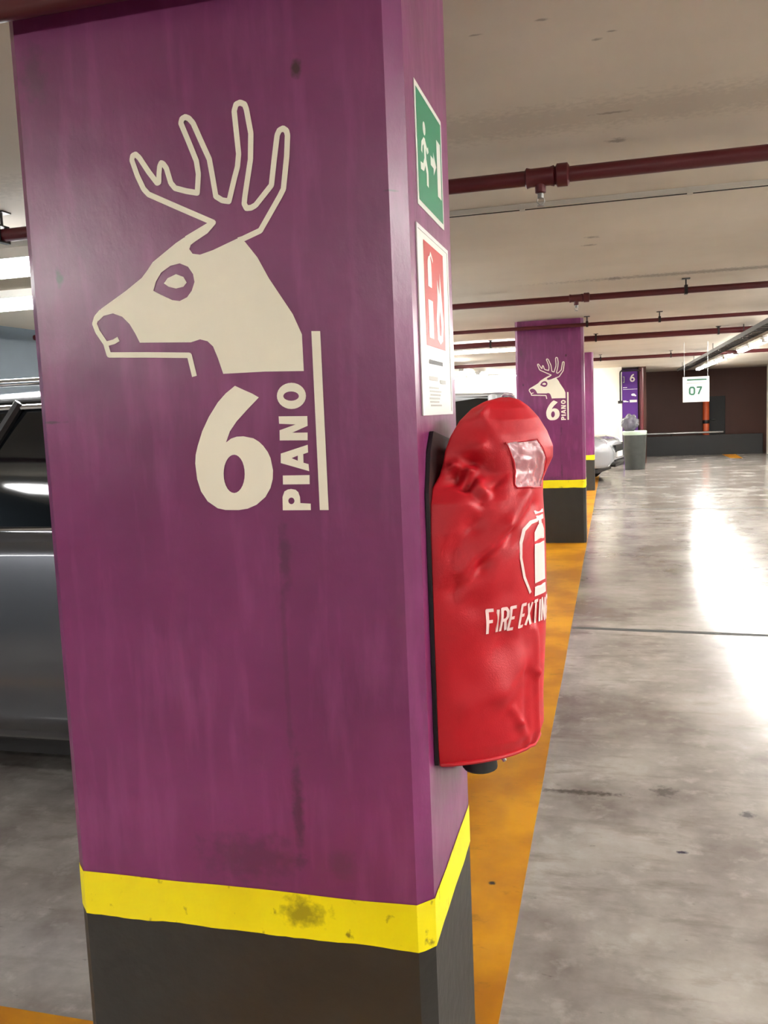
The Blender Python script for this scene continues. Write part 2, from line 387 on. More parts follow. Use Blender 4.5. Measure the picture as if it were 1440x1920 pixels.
HEAD = [(329.0, 1817.8), (357.7, 1827.6), (391.1, 1835.8), (374.6, 1821.4), (351.2, 1810.2), (342.1, 1805.1), (338.8, 1798.3), (344.5, 1790.0), (358.3, 1787.3),
    (383.0, 1792.9), (428.6, 1807.9), (442.4, 1801.5), (463.6, 1773.7), (481.7, 1738.6), (500.0, 1709.7), (521.4, 1676.0), (536.0, 1641.2), (536.0, 1580.1),
    (465.5, 1582.9), (387.9, 1583.1), (384.2, 1595.4), (379.3, 1611.6), (371.9, 1631.0), (362.0, 1640.5), (348.2, 1644.5), (330.2, 1640.5), (231.3, 1645.9),
    (223.5, 1662.5), (213.8, 1679.3), (200.2, 1693.2), (182.3, 1700.2), (163.4, 1697.3), (151.3, 1688.4), (148.9, 1695.0), (158.8, 1709.7), (211.3, 1737.5),
    (244.0, 1757.3), (255.8, 1769.1), (267.6, 1782.4), (295.8, 1799.5), (314.4, 1810.7)]
MUZZLE = [(159.6, 1705.1), (148.2, 1695.1), (143.5, 1684.6), (148.3, 1670.6), (162.9, 1648.4), (167.9, 1628.1), (249.7, 1623.4), (325.8, 1618.4), (333.1,
    1581.5)]
LIP = [(164.7, 1647.9), (179.9, 1650.6), (189.6, 1654.9)]
EYE = [(264.9, 1733.5), (271.1, 1748.9), (282.3, 1763.2), (300.9, 1773.3), (318.9, 1775.9), (334.2, 1769.0), (342.8, 1755.8), (344.6, 1742.5), (338.3, 1728.0),
    (328.7, 1717.7), (314.2, 1712.4), (300.1, 1715.0), (279.4, 1725.4)]
PUPIL = [(286.2, 1744.5), (294.0, 1752.8), (310.5, 1758.4), (324.2, 1752.6), (329.8, 1742.7), (323.0, 1736.0), (308.6, 1734.0), (294.7, 1738.2)]
BAR = [(552.9, 1645.6), (568.6, 1644.6), (568.2, 1342.8), (552.1, 1343.0)]
SIX = [(408.5, 1561.6), (423.6, 1554.2), (439.7, 1546.8), (451.7, 1539.6), (429.8, 1520.5), (407.7, 1500.3), (393.9, 1483.4), (385.3, 1464.3), (395.2, 1470.8),
    (405.9, 1473.7), (418.5, 1474.0), (437.0, 1470.0), (447.0, 1463.8), (454.8, 1456.3), (462.4, 1445.5), (467.0, 1434.8), (470.4, 1413.5), (468.9, 1398.1),
    (463.8, 1382.7), (453.6, 1367.3), (436.1, 1353.9), (418.9, 1347.2), (401.8, 1344.9), (376.3, 1345.4), (361.5, 1348.6), (343.0, 1361.2), (331.3, 1379.2),
    (325.3, 1401.2), (323.6, 1428.9), (325.6, 1444.6), (330.6, 1460.2), (341.0, 1485.3), (355.5, 1510.0), (374.2, 1534.4), (389.9, 1549.1)]
SIX_EYE = [(417.1, 1408.5), (416.1, 1401.1), (414.2, 1394.0), (411.4, 1387.7), (407.9, 1382.5), (403.8, 1378.5), (399.4, 1376.1), (394.9, 1375.3), (390.5,
    1376.2), (386.4, 1378.8), (382.8, 1382.9), (380.0, 1388.3), (378.0, 1394.8), (377.0, 1402.0), (377.0, 1409.5), (378.0, 1416.9), (379.9, 1424.0), (382.8,
    1430.3), (386.3, 1435.5), (390.4, 1439.4), (394.8, 1441.8), (399.3, 1442.5), (403.7, 1441.5), (407.7, 1438.9), (411.2, 1434.9), (414.1, 1429.5), (416.0,
    1423.1), (417.0, 1416.0)]
LET_O = [(537.6, 1538.3), (536.7, 1533.4), (534.5, 1528.9), (531.1, 1524.8), (526.8, 1521.5), (521.7, 1519.0), (516.0, 1517.6), (510.1, 1517.3), (504.3,
    1518.1), (498.8, 1520.0), (493.9, 1522.9), (489.9, 1526.6), (487.0, 1530.9), (485.3, 1535.7), (484.9, 1540.7), (485.9, 1545.6), (488.1, 1550.2), (491.5,
    1554.3), (495.9, 1557.6), (501.1, 1560.0), (506.7, 1561.3), (512.6, 1561.6), (518.4, 1560.8), (523.9, 1558.9), (528.7, 1556.0), (532.7, 1552.3), (535.5,
    1548.0), (537.2, 1543.2)]
O_EYE = [(524.8, 1538.5), (524.0, 1536.1), (521.9, 1534.0), (518.7, 1532.4), (514.7, 1531.5), (510.3, 1531.3), (506.0, 1531.9), (502.1, 1533.2), (499.1,
    1535.0), (497.2, 1537.3), (496.6, 1539.8), (497.5, 1542.2), (499.6, 1544.3), (502.8, 1545.9), (506.8, 1546.9), (511.2, 1547.0), (515.5, 1546.5), (519.4,
    1545.2), (522.4, 1543.3), (524.2, 1541.0)]
LET_N = [(486.1, 1505.8), (538.2, 1504.3), (537.9, 1487.7), (509.3, 1477.0), (537.3, 1476.4), (536.6, 1463.2), (485.7, 1464.5), (486.4, 1482.0), (516.1,
    1490.8), (486.2, 1493.1)]
LET_A = [(486.3, 1441.9), (536.3, 1455.6), (536.2, 1442.4), (527.4, 1439.9), (527.0, 1425.1), (536.0, 1422.4), (536.5, 1410.3), (485.3, 1425.6)]
A_EYE = [(505.8, 1433.5), (517.2, 1437.6), (516.7, 1428.8)]
LET_I = [(487.8, 1404.0), (536.8, 1403.7), (536.3, 1388.0), (487.3, 1388.4)]
LET_P = [(484.3, 1343.5), (485.2, 1366.8), (489.3, 1376.4), (495.6, 1379.5), (501.8, 1380.4), (509.9, 1378.9), (514.7, 1374.6), (517.3, 1366.2), (517.5,
    1355.6), (536.4, 1354.4), (536.0, 1343.2)]
P_EYE = [(506.9, 1359.6), (506.0, 1356.8), (503.8, 1354.7), (500.9, 1353.9), (498.1, 1354.7), (496.1, 1356.9), (495.5, 1359.8), (496.4, 1362.7), (498.6,
    1364.8), (501.6, 1365.5), (504.4, 1364.7), (506.3, 1362.5)]
SW = 9.6    # stencil line width in mm
def column(x0, y0, x1, y1, zb, ztop, label, tilt=0, art_dz=0, wavy=True):
    """x0..x1 wide, y0..y1 deep; band from zb-.086 to zb"""
    root = empty('concrete_column', (x0, y0, 0), label, 'column', 'purple columns along the aisle')
    W = x1-x0; D = y1-y0
    MB().box(0, W, 0, D, zb-.04, ztop, .026).build('purple_shaft', M['purple'], root)
    MB().box(0, W, 0, D, 0, zb-.04, .026).build('black_base', M['black'], root)
    ch = .026; e = .0015
    ring = []
    def seg(a, b, n):
        for i in range(n): ring.append((a[0]+(b[0]-a[0])*i/n, a[1]+(b[1]-a[1])*i/n))
    seg((ch, -e), (W-ch, -e), 40); seg((W-ch, -e), (W+e, ch), 3); seg((W+e, ch), (W+e, D-ch), 16); seg((W+e, D-ch), (W-ch, D+e), 3)
    seg((W-ch, D+e), (ch, D+e), 8); seg((ch, D+e), (-e, D-ch), 3); seg((-e, D-ch), (-e, ch), 8); seg((-e, ch), (ch, -e), 3)
    n = len(ring); vs = []; 
    for i, (a, b) in enumerate(ring):
        t = i/n*2*math.pi
        vs.append((a, b, zb-.087+.004*noise.noise(Vector((a*9, b*9, zb)))+.0015*noise.noise(Vector((a*60, b*60, 2)))))
    for i, (a, b) in enumerate(ring):
        vs.append((a, b, zb+.003*noise.noise(Vector((a*6, b*6, zb+5)))))
    MB().add(vs, [(i, (i+1) % n, n+(i+1) % n, n+i) for i in range(n)]).build('yellow_band', M['band'], root)
    if art_dz is not None:
        f = lambda a, b: (a/1000, -.0012, b/1000+art_dz)
        art('stencilled_deer_head', [HEAD]+stroke(ANTLER, SW)+stroke(MUZZLE, SW)+stroke(LIP, SW*.9)+[PUPIL], [], f, M['stencil'], root) if False else \
            art_deer(f, root)
        art('stencilled_numeral', [SIX], [SIX_EYE], f, M['stencil'], root)
        for q, h in ((LET_P, P_EYE), (LET_I, None), (LET_A, A_EYE), (LET_N, None), (LET_O, O_EYE)):
            art('stencilled_letter', [q], [h] if h else [], f, M['stencil'], root)
        art('stencilled_bar', [BAR], [], f, M['stencil'], root)
    return root
def art_deer(f, root):
    # head, eye ring and antler outline are one stencil
    vs = [HEAD]+stroke(ANTLER, SW)+stroke(MUZZLE, SW)+stroke(LIP, SW*.9)
    a = art('stencilled_deer_head', vs, [EYE], f, M['stencil'], root)
    art('stencilled_deer_pupil', [PUPIL], [], f, M['stencil'], root)
    return a
column(-1.04, 1.41, -.318, 1.845, .638, CEIL, 'nearest purple concrete column with a large white deer head, 6 and PIANO')
column(-1.03, 9.81, -.295, 10.15, .706, CEIL, 'second purple column along the aisle, its small deer sign seen above the red cover', art_dz=.025)
column(-1.04, 16.05, -.32, 16.39, .64, CEIL, 'farthest purple column, only a narrow strip showing behind the second one', art_dz=0)

# ------------------------------------------------------------------ signs on the near column (face x = -.30)
FX = -.30
def onface(x): return lambda a, b: (x, a, b)
s = empty('exit_sign', (FX, 1.533, 1.934), 'green emergency exit sign with white running figure, top of the column side', 'sign')
def rel(o, x): return lambda a, b: (x, a-o.location.y, b-o.location.z)
MB().box(.0003, .0014, -.113, .113, -.097, .097).build('white_plate', M['signwhite'], s)
f = lambda a, b: (.0018, a, b)
g = lambda a, b: (.0022, a, b)
art('green_field', [rect(-.104, .104, -.088, .088)], [], f, M['green'], s)
art('door_symbol', [rect(.058, .092, -.048, .05)], [], g, M['signwhite'], s)
art('arrow_symbol', [rect(.0, .025, -.008, .008), [(.025, -.02), (.05, 0), (.025, .02)]], [], g, M['signwhite'], s)
art('running_figure', [disc(-.048, .038, .011)]+stroke([(-.05, .022), (-.045, -.012), (-.03, -.03), (-.032, -.052)], .015)
    + stroke([(-.046, -.012), (-.062, -.028), (-.085, -.03)], .012)+stroke([(-.05, .02), (-.028, .006), (-.018, .012)], .009)
    + stroke([(-.05, .02), (-.07, .008), (-.074, -.006)], .009), [], g, M['signwhite'], s)
s = empty('extinguisher_sign', (FX, 1.533, 1.65), 'white framed red fire extinguisher sign with notice, below the green sign', 'sign')
MB().box(.0003, .0014, -.137, .137, -.153, .154).build('white_plate', M['signwhite'], s)
fr = MB()
for b in ((-.137, -.128, -.153, .154), (.128, .137, -.153, .154), (-.128, .128, .147, .154), (-.128, .128, -.153, -.147)):
    fr.box(.0013, .0026, *b)
fr.build('plastic_sleeve_edge', M['whitemetal'], s)
art('red_field', [rect(-.086, .086, -.036, .136)], [], f, M['signred'], s)
art('extinguisher_symbol', [rect(-.062, -.022, -.022, .042), rect(-.058, -.026, .064, .092), disc(-.042, .098, .016, .018)]
    + stroke([(-.042, .11), (-.03, .122), (-.012, .11)], .006), [], g, M['signwhite'], s)
art('flame_symbol', [[(.012, -.02), (.006, .015), (.02, .05), (.022, .085), (.04, .06), (.048, .1), (.062, .05), (.07, .01), (.06, -.02), (.036, -.028)]],
    [[(.03, -.012), (.03, .012), (.04, .035), (.05, .005), (.046, -.012)]], g, M['signwhite'], s)
for k, (a0, a1, z) in enumerate(((-.07, .05, -.062), (-.075, .0, -.090), (.02, .075, -.094))):
    art('notice_line', [rect(a0, a1, z-.004, z+.003)], [], g, M['ink'] if k == 0 else M['signgrey'], s)
for k in range(6):
    art('notice_line', [rect(-.08+.004*(k % 3), .005+.03*((k*7) % 4)/4, -.108-.006*k, -.105-.006*k)], [], g, M['signgrey'], s)

# ------------------------------------------------------------------ extinguisher and its red cover
EC = Vector((-.215, 1.575, 0))
ex = empty('fire_extinguisher', (EC.x, EC.y, .95), 'red fire extinguisher hanging hidden inside the red cover on near column', 'fire extinguisher')
MB().lathe([(.045, 0), (.058, .01), (.062, .03), (.062, .34), (.055, .375), (.035, .40), (.022, .405), (.022, .42)]).build('cylinder', M['extred'], ex, True)
MB().lathe([(.05, -.012), (.060, -.008), (.063, .02), (.058, .024), (.03, .0)]).build('foot_ring', M['rubber'], ex, True)
MB().lathe([(.018, .42), (.022, .425), (.022, .45), (.012, .46), (.012, .475)], n=16).build('valve', M['steel'], ex, True)
MB().box(-.012, .075, -.009, .009, .478, .486).build('lever', M['plastic'], ex)
MB().box(-.012, .07, -.009, .009, .445, .452).build('handle', M['plastic'], ex)
MB().tube([(0, -.02, .44), (0, -.055, .43), (.0, -.088, .38), (0, -.09, .2), (0, -.088, .08)], .009, 10).build('hose', M['rubber'], ex, True)
MB().tube([(-.035, .03, .0), (-.036, .04, -.05), (-.040, .046, -.082), (-.044, .05, -.137), (-.044, .05, -.143)], [.012, .016, .026, .035, .030], 18).build('discharge_horn', M['rubber'], ex, True)
MB().tube([(-.004, .03, .02), (-.006, .04, -.10), (.006, .044, -.122)], .0045, 8).build('glint_clip', M['chrome'], ex, True)  # bright clip added in place of a white glint by the horn
br = MB().box(-.075, -.069, -.02, .02, .10, .42); br.box(-.070, -.060, -.01, .01, .30, .32)
br.build('wall_bracket', M['darkmetal'], ex)

# ring table: z, back x, front x, half width, exponent, centre y
RT = [(.900, -.293, -.140, .163, 1.75, 1.566), (.93, -.294, -.128, .170, 1.85, 1.568), (1.05, -.294, -.124, .171, 1.85, 1.568), (1.20, -.294, -.121, .171, 1.9, 1.568),
      (1.30, -.294, -.118, .168, 1.9, 1.566), (1.350, -.294, -.120, .160, 1.9, 1.566), (1.375, -.293, -.120, .146, 1.9, 1.57), (1.395, -.285, -.112, .122, 2., 1.575),
      (1.415, -.280, -.103, .113, 2., 1.575), (1.435, -.277, -.103, .108, 2., 1.575), (1.46, -.268, -.113, .100, 2.1, 1.575), (1.485, -.254, -.128, .088, 2.1, 1.575),
      (1.505, -.236, -.145, .066, 2.1, 1.575), (1.517, -.216, -.16, .042, 2.1, 1.575), (1.523, -.195, -.178, .010, 2., 1.575)]
def ringp(z):
    for i in range(len(RT)-1):
        if z <= RT[i+1][0] or i == len(RT)-2:
            a, b = RT[i], RT[i+1]; t = max(0, min(1, (z-a[0])/(b[0]-a[0]))); ts = t
            return [a[k]+(b[k]-a[k])*ts for k in range(1, 6)]
CREASE = [((-0.261, 1.48), (-0.225, 1.496), 0.004, 0.012),
          ((-0.225, 1.496), (-0.1665, 1.44), 0.004, 0.012),
          ((-0.261, 1.412), (-0.252, 1.412), 0.012, 0.01),
          ((-0.252, 1.412), (-0.2205, 1.4), 0.012, 0.01),
          ((-0.2205, 1.4), (-0.1755, 1.364), 0.012, 0.01),
          ((-0.252, 1.388), (-0.243, 1.392), -0.013, 0.011),
          ((-0.243, 1.392), (-0.2115, 1.384), -0.013, 0.011),
          ((-0.2115, 1.384), (-0.18, 1.356), -0.013, 0.011),
          ((-0.2565, 1.424), (-0.2205, 1.412), -0.01, 0.013),
          ((-0.2205, 1.412), (-0.162, 1.38), -0.01, 0.013),
          ((-0.27, 1.436), (-0.2115, 1.44), 0.006, 0.016),
          ((-0.2115, 1.44), (-0.18, 1.428), 0.006, 0.016),
          ((-0.09, 1.356), (-0.135, 1.308), 0.009, 0.014),
          ((-0.135, 1.308), (-0.2115, 1.232), 0.009, 0.014),
          ((-0.0585, 1.336), (-0.1215, 1.292), -0.009, 0.016),
          ((-0.1215, 1.292), (-0.18, 1.244), -0.009, 0.016),
          ((-0.18, 1.244), (-0.234, 1.204), -0.009, 0.016),
          ((-0.1575, 1.36), (-0.1935, 1.312), -0.007, 0.018),
          ((-0.1935, 1.312), (-0.234, 1.268), -0.007, 0.018),
          ((-0.072, 1.136), (-0.1395, 1.104), -0.008, 0.034),
          ((-0.1395, 1.104), (-0.2025, 1.056), -0.008, 0.034),
          ((-0.207, 1.0), (-0.1485, 1.02), 0.005, 0.022),
          ((-0.1485, 1.02), (-0.0945, 1.064), 0.005, 0.022),
          ((-0.126, 0.988), (-0.108, 0.96), 0.005, 0.008),
          ((-0.108, 0.96), (-0.081, 0.916), 0.005, 0.008),
          ((-0.09, 1.12), (-0.09, 1.044), -0.004, 0.01),
          ((-0.09, 1.044), (-0.09, 0.924), -0.004, 0.01),
          ((-0.063, 1.116), (-0.063, 1.04), 0.006, 0.009),
          ((-0.063, 1.04), (-0.054, 0.912), 0.006, 0.009),
          ((-0.252, 1.188), (-0.189, 1.176), -0.004, 0.022),
          ((-0.189, 1.176), (-0.1395, 1.196), -0.004, 0.022)]
def sdist(p, a, b):
    ab = (b[0]-a[0], b[1]-a[1]); t = ((p[0]-a[0])*ab[0]+(p[1]-a[1])*ab[1])/(ab[0]**2+ab[1]**2+1e-12); tc = max(0, min(1, t))
    return math.hypot(p[0]-a[0]-ab[0]*tc, p[1]-a[1]-ab[1]*tc)
def bag_raw(phi, z):
    """phi -90..90 degrees round the front from near-side wall edge to far-side wall edge"""
    xb, xf, B, n, yc = ringp(z)
    a = math.radians(phi); c = max(0, math.cos(a)); s_ = math.sin(a)
    return Vector((xb+(xf-xb)*c**(2/n), yc+B*math.copysign(abs(s_)**(2/n), s_), z))
def bag_disp(phi, z):
    u = phi*.0030; d = 0
    for (a, b, amp, wd) in CREASE:
        k = sdist((u, z), a, b)/wd
        if k < 3: d += amp*math.exp(-k*k)
    q = Vector((u*9, z*7, 1.3)); d += .005*noise.noise(q*.8)+.0008*noise.noise(q*2.7)+.0003*noise.noise(q*6)
    fade = min(1, (90-abs(phi))/14)
    top = min(1, max(0, (1.523-z)/.03))
    return d*fade*(.25+.75*top)
def bag_pt(phi, z, off=0):
    p = bag_raw(phi, z)
    n = (bag_raw(min(phi+2, 90), z)-bag_raw(max(phi-2, -90), z)).cross(Vector((0, 0, 1)))
    n = n.normalized() if n.length > 1e-7 else Vector((1, 0, 0))
    dz = (bag_raw(phi, min(z+.004, 1.523))-bag_raw(phi, z-.004)); 
    if dz.length > 1e-6:
        t = (bag_raw(min(phi+2, 90), z)-bag_raw(max(phi-2, -90), z))
        n2 = t.cross(dz)
        if n2.length > 1e-9: n = n2.normalized()
    q = p+n*(bag_disp(phi, z)+off)
    q.x = max(q.x, FX+.0075+off); return q
cover = empty('extinguisher_cover', (FX, 1.57, .9), 'red fabric fire extinguisher cover with clear window, hung on near column side', 'cover')
vs = []; fs = []; NP = 150; NZ = 190
zs = [.900+(1.523-.900)*(1-(1-i/NZ)**1.15) for i in range(NZ+1)]
off0 = Vector(cover.location)
for z in zs:
    for k in range(NP+1): vs.append(bag_pt(-90+180*k/NP, z)-off0)
W_ = NP+1
for i in range(NZ):
    for k in range(NP): fs.append((i*W_+k, i*W_+k+1, (i+1)*W_+k+1, (i+1)*W_+k))
    fs.append((i*W_+NP, i*W_, (i+1)*W_, (i+1)*W_+NP))
fs.append(tuple(NZ*W_+k for k in range(W_)))
MB().add(vs, fs).build('fabric_body', M['bagred'], cover, 'all')
# rolled bottom hem
hm = MB().tube([bag_pt(-88+176*k/90, .9035, .0008)-off0 for k in range(91)], .0038, 8)
hm.build('bottom_hem', M['bagred'], cover, True)
UPD = None
# arc length map along the front at a height
def phi_of(s, z=1.1):
    return PH[max(0, min(len(PH)-1, int(round((s+.22)/.44*(len(PH)-1)))))]
tab = [(0.0, 0.0)]; acc = 0; last = bag_raw(0, 1.1)
for k in range(1, 181):
    p = bag_raw(k*.5, 1.1); acc += (p-last).length; last = p; tab.append((acc, k*.5))
def phi_at(s):
    t = abs(s)
    for i in range(len(tab)-1):
        if t <= tab[i+1][0]:
            a, b = tab[i], tab[i+1]; return math.copysign(a[1]+(b[1]-a[1])*(t-a[0])/(b[0]-a[0]), s)
    return math.copysign(90, s)
bagmap = lambda a, b: bag_pt(phi_at(a), b, .0012)-off0
icmap = lambda a, b: bagmap(a-.040, b)
TXT = text('FIRE EXTINGUISHER', 0, 0, .0138, .040, .0056, .42)
tw = max(p[0] for q in TXT for p in q)
art('printed_words', [[(a-tw/2-.036, b+1.127) for a, b in q] for q in TXT], [], bagmap, M['print'], cover, .006)
ic = [rect(-.024, .024, 1.176, 1.184+.009), rect(-.024, .024, 1.199, 1.268), [(-.024, 1.273), (.024, 1.273), (.024, 1.289), (.010, 1.301), (-.010, 1.301), (-.024, 1.289)],
      rect(-.007, .007, 1.301, 1.312), rect(-.012, .022, 1.308, 1.316), rect(-.012, .024, 1.319, 1.325)]
ic += stroke([(-.010, 1.309), (-.03, 1.307), (-.05, 1.296), (-.062, 1.275), (-.064, 1.25), (-.055, 1.215), (-.038, 1.185)], .006)
art('printed_extinguisher', ic, [], icmap, M['print'], cover, .006)
wq = [(-39.0, 1.368), (-12.0, 1.364), (-28.5, 1.448), (-55.5, 1.444)]
def winmap(a, b):
    (p0, z0), (p1, z1), (p2, z2), (p3, z3) = wq
    ph = (p0*(1-a)+p1*a)*(1-b)+(p3*(1-a)+p2*a)*b; z = (z0*(1-a)+z1*a)*(1-b)+(z3*(1-a)+z2*a)*b
    return bag_pt(ph, z, .0024+.0022*noise.noise(Vector((a*5+b*3, b*7-a*4, 2)))+.0035*(1/(1+math.exp(-(a-.80)*40)))*math.sin(math.pi*min(1, b*1.0)))-off0
art('clear_window', [rect(0, 1, 0, 1)], [], winmap, M['window'], cover, .04).data.shade_smooth()
sm = MB()
for e in ((0, 0, 1, 0), (1, 0, 1, 1), (1, 1, 0, 1), (0, 1, 0, 0)):
    sm.tube([winmap(e[0]+(e[2]-e[0])*k/24, e[1]+(e[3]-e[1])*k/24) for k in range(25)], .0013, 6)
sm.build('window_stitching', M['bagred'], cover, True)
# black sheet standing in for the shadow gap behind the cover
bb = MB(); bb.add(*(lambda P_: ([(FX+.0008, y, z) for y, z in P_]+[(-.2925, y, z) for y, z in P_], [tuple(range(len(P_))), tuple(range(2*len(P_)-1, len(P_)-1, -1))]+[(i, (i+1) % len(P_), (i+1) % len(P_)+len(P_), i+len(P_)) for i in range(len(P_))]))([(1.394, .905), (1.744, .905), (1.744, 1.37), (1.70, 1.44), (1.45, 1.47), (1.42, 1.44), (1.394, 1.37)]))
bb.v = [tuple(Vector(v)-off0) for v in bb.v]; bb.build('shadow_gap_sheet', M['plastic'], cover)
MB().tube([(.008, 0.0, .53), (.03, 0.0, .53), (.036, 0, .545)], .004, 8).build('wall_hook', M['darkmetal'], cover, True)

# final size and place on the column side (face x = -.318)
for nm, loc in (('exit_sign', (-.318, 1.625, 1.960)), ('extinguisher_sign', (-.318, 1.625, 1.659)),
                ('extinguisher_cover', (-.318, 1.664, .864)), ('fire_extinguisher', (-.228, 1.6695, .917))):
    o = bpy.data.objects[nm]; o.location = loc; o.scale = (1.06, 1.06, 1.06)

# ------------------------------------------------------------------ pipes
def pipe(y, z, r, x0, x1, label, tees=(), hangers=(), tee_r=1.45, cat='pipe', m='maroon', slope=0):
    root = empty('sprinkler_pipe', (x0, y, z), label, cat, 'dark red pipes under the ceiling')
    MB().tube([(0, 0, 0), (x1-x0, 0, 0)], r, 18).build('pipe_run', M[m], root, True)
    for tx in tees:
        a = tx-x0
        MB().tube([(a-.055, 0, 0), (a-.05, 0, 0), (a-.035, 0, 0), (a+.035, 0, 0), (a+.05, 0, 0), (a+.055, 0, 0)], [r*1.1, r*1.35, r*1.2, r*1.2, r*1.35, r*1.1], 18).build('tee', M[m], root, True)
        MB().tube([(a+.055, 0, 0), (a+.062, 0, 0), (a+.10, 0, 0), (a+.107, 0, 0)], [r*1.1, r*1.5, r*1.5, r*1.1], 18).build('coupling', M[m], root, True)
        h = MB().lathe([(.016, -r-.03), (.02, -r-.028), (.02, -r+.005), (.014, -r+.008)], (a, 0, 0), 12).build('outlet', M['maroon'], root, True)
        sp = MB().lathe([(.010, -.018), (.012, -.016), (.012, 0), (.009, .002)], (0, 0, 0), 12).build('sprinkler_head', M['steel'], root, True, (a, 0, -r-.032))
        MB().tube([(-.011, 0, -.017), (-.014, 0, -.03), (0, 0, -.042), (.014, 0, -.03), (.011, 0, -.017)], .0022, 6).build('sprinkler_frame', M['steel'], sp, True)
        MB().lathe([(.014, -.045), (.014, -.042)], (0, 0, 0), 14).build('deflector', M['steel'], sp)
    for hx in hangers:
        a = hx-x0
        g = MB().box(a-.012, a+.012, -r-.006, r+.006, -r-.006, -r+.001); g.box(a-.012, a+.012, -r-.006, -r, -r, r+.01); g.box(a-.012, a+.012, r, r+.006, -r, r+.01)
        g.box(a-.012, a+.012, -r-.006, r+.006, r+.008, r+.014); g.tube([(a, 0, r+.01), (a, 0, CEIL-z)], .006, 8); g.box(a-.03, a+.03, -.03, .03, CEIL-z-.006, CEIL-z)
        g.build('hanger', M['darkmetal'], root)
    return root
pipe(1.36, 2.225, .03, -5.3, 8.8, 'dark red pipe crossing at the very top left over the deer column', hangers=(-1.9, 1.6))
pipe(3.42, 2.36, .028, -5.3, 8.8, 'nearest dark red sprinkler pipe, large tee above the red cover', (-.25,), (-2.6, 2.2))
pipe(7.30, 2.37, .025, -5.3, 8.8, 'second dark red sprinkler pipe with a small tee and a hanger rod', (-.27,), (-2.8, .565))
pipe(9.72, 2.375, .02, -5.3, 8.8, 'thin dark red pipe crossing right in front of the second column', (), (-.25, .49, -1.75, 2.6))
pipe(12.1, 2.40, .038, -5.3, 8.8, 'thick dark red pipe just behind the second column', (), (-.2, 1.33, -1.6, 3.2))
pipe(17.0, 2.375, .032, -5.3, 8.8, 'farthest dark red pipe, near the hanging white number sign', (), (-.2, 1.05, 3.1))
# conduits flat on the ceiling
for y, w_, label in ((4.27, .022, 'pale cable trunking on the ceiling behind the nearest red pipe'), (8.05, .016, 'thin conduit on the ceiling behind the second red pipe')):
    t = empty('ceiling_conduit', (-5.3, y, CEIL), label, 'conduit', 'conduits on the ceiling')
    MB().box(0, 14, -w_/2, w_/2, -.022, -.0005).build('trunking', M['conduit'], t)
    MB().tube([(0, w_/2+.014, -.014), (14, w_/2+.014, -.014)], .010, 10).build('shadow_tube', M['darkmetal'], t, True)  # dark tube in place of the shadow along the trunking
    for a in (1.6, 3.1, 4.9, 5.65, 6.9, 8.4, 9.9):
        MB().box(a-.012, a+.012, -w_/2-.004, w_/2+.026, -.026, -.0005).build('saddle_clip', M['conduit'], t)

# ------------------------------------------------------------------ lights
def fixture_meshes():
    a = MB().box(-.07, .07, -.62, .62, .02, .06); a.box(-.05, .05, -.62, -.59, -.02, .02); a.box(-.05, .05, .59, .62, -.02, .02)
    a.tube([(0, -.4, .06), (0, -.4, .10)], .006, 8); a.tube([(0, .4, .06), (0, .4, .10)], .006, 8)
    b = MB().tube([(0, -.585, 0), (0, .585, 0)], .016, 10)
    return a.mesh('light_housing'), b.mesh('light_tube', True)
HM, TM = fixture_meshes(); HM.materials.append(M['whitemetal']); TM.materials.append(M['tube'])
def fixture(x, y, label, group, rz=0, z=CEIL-.10):
    r = empty('fluorescent_light', (x, y, z), label, 'light fixture', group, rz)
    link('housing', HM, None, r); link('tube', TM, None, r, (-.03, 0, -.004)); link('tube', TM, None, r, (.03, 0, -.004))
    return r
ORD = ['nearest', 'second nearest', 'third nearest', 'fourth nearest', 'fifth nearest', 'sixth nearest', 'seventh nearest', 'eighth nearest', 'ninth nearest', 'farthest']
k = j = 0
for y in (1, 2.6, 4.6, 8.4, 10.9, 13.2, 14.7, 16.1, 17.9, 19.5, 21, 22.5, 24):
    if y > 12.9: lb = ORD[k]+' lit fluorescent light of the far right aisle row'; k += 1
    else: lb = ORD[j]+' fluorescent light of the aisle row outside the right picture edge'; j += 1
    fixture(2.2, y, lb, 'aisle ceiling lights')
k = 0
fixture(-3.1, -1.5, 'added unseen light behind the photographer, brightening the deer column front', 'added rear lights', math.pi/2)  # unseen lamp added to light the column front and its left sheen
fixture(-.4, -2.8, 'added unseen light straight behind the photographer, brightening the deer column', 'added rear lights', math.pi/2)  # further unseen lamp, added to lift the stencil and column front
for y in (6.4, 8.5, 10.9, 14.1, 16.0, 18.6, 20.9):
    fixture(-3.0, y, ORD[k]+' fluorescent light over the bays behind the deer column', 'bay ceiling lights'); k += 1
for x, y, lb in ((-1.85, 12.75, 'crosswise fluorescent light just left of the second column, above the white car'), (-3.15, 12.75, 'crosswise fluorescent light farther left above the white car'),
                 (-1.2, 22.3, 'crosswise light added to brighten the far white wall, right one'), (-2.7, 22.3, 'crosswise light added to brighten the far white wall, middle one'), (-4.2, 22.3, 'crosswise light added to brighten the far white wall, left one')):  # the lamps by the far wall are added to brighten it
    fixture(x, y, lb, 'crosswise ceiling lights', math.pi/2)
def panel_light(x, y, label):
    r = empty('fluorescent_light', (x, y, CEIL-.12), label, 'light fixture', 'glaring lights over the dark car', math.pi/2)
    a = MB().box(-.17, .17, -.62, .62, .0, .05, .01); a.tube([(0, -.4, .05), (0, -.4, .12)], .006, 8); a.tube([(0, .4, .05), (0, .4, .12)], .006, 8)
    a.build('housing', M['whitemetal'], r); MB().box(-.16, .16, -.60, .60, -.03, -.001, .02).build('diffuser', M['diffuser'], r)
panel_light(-3.25, 3.95, 'wide glaring fluorescent light, nearer one left of the deer column')
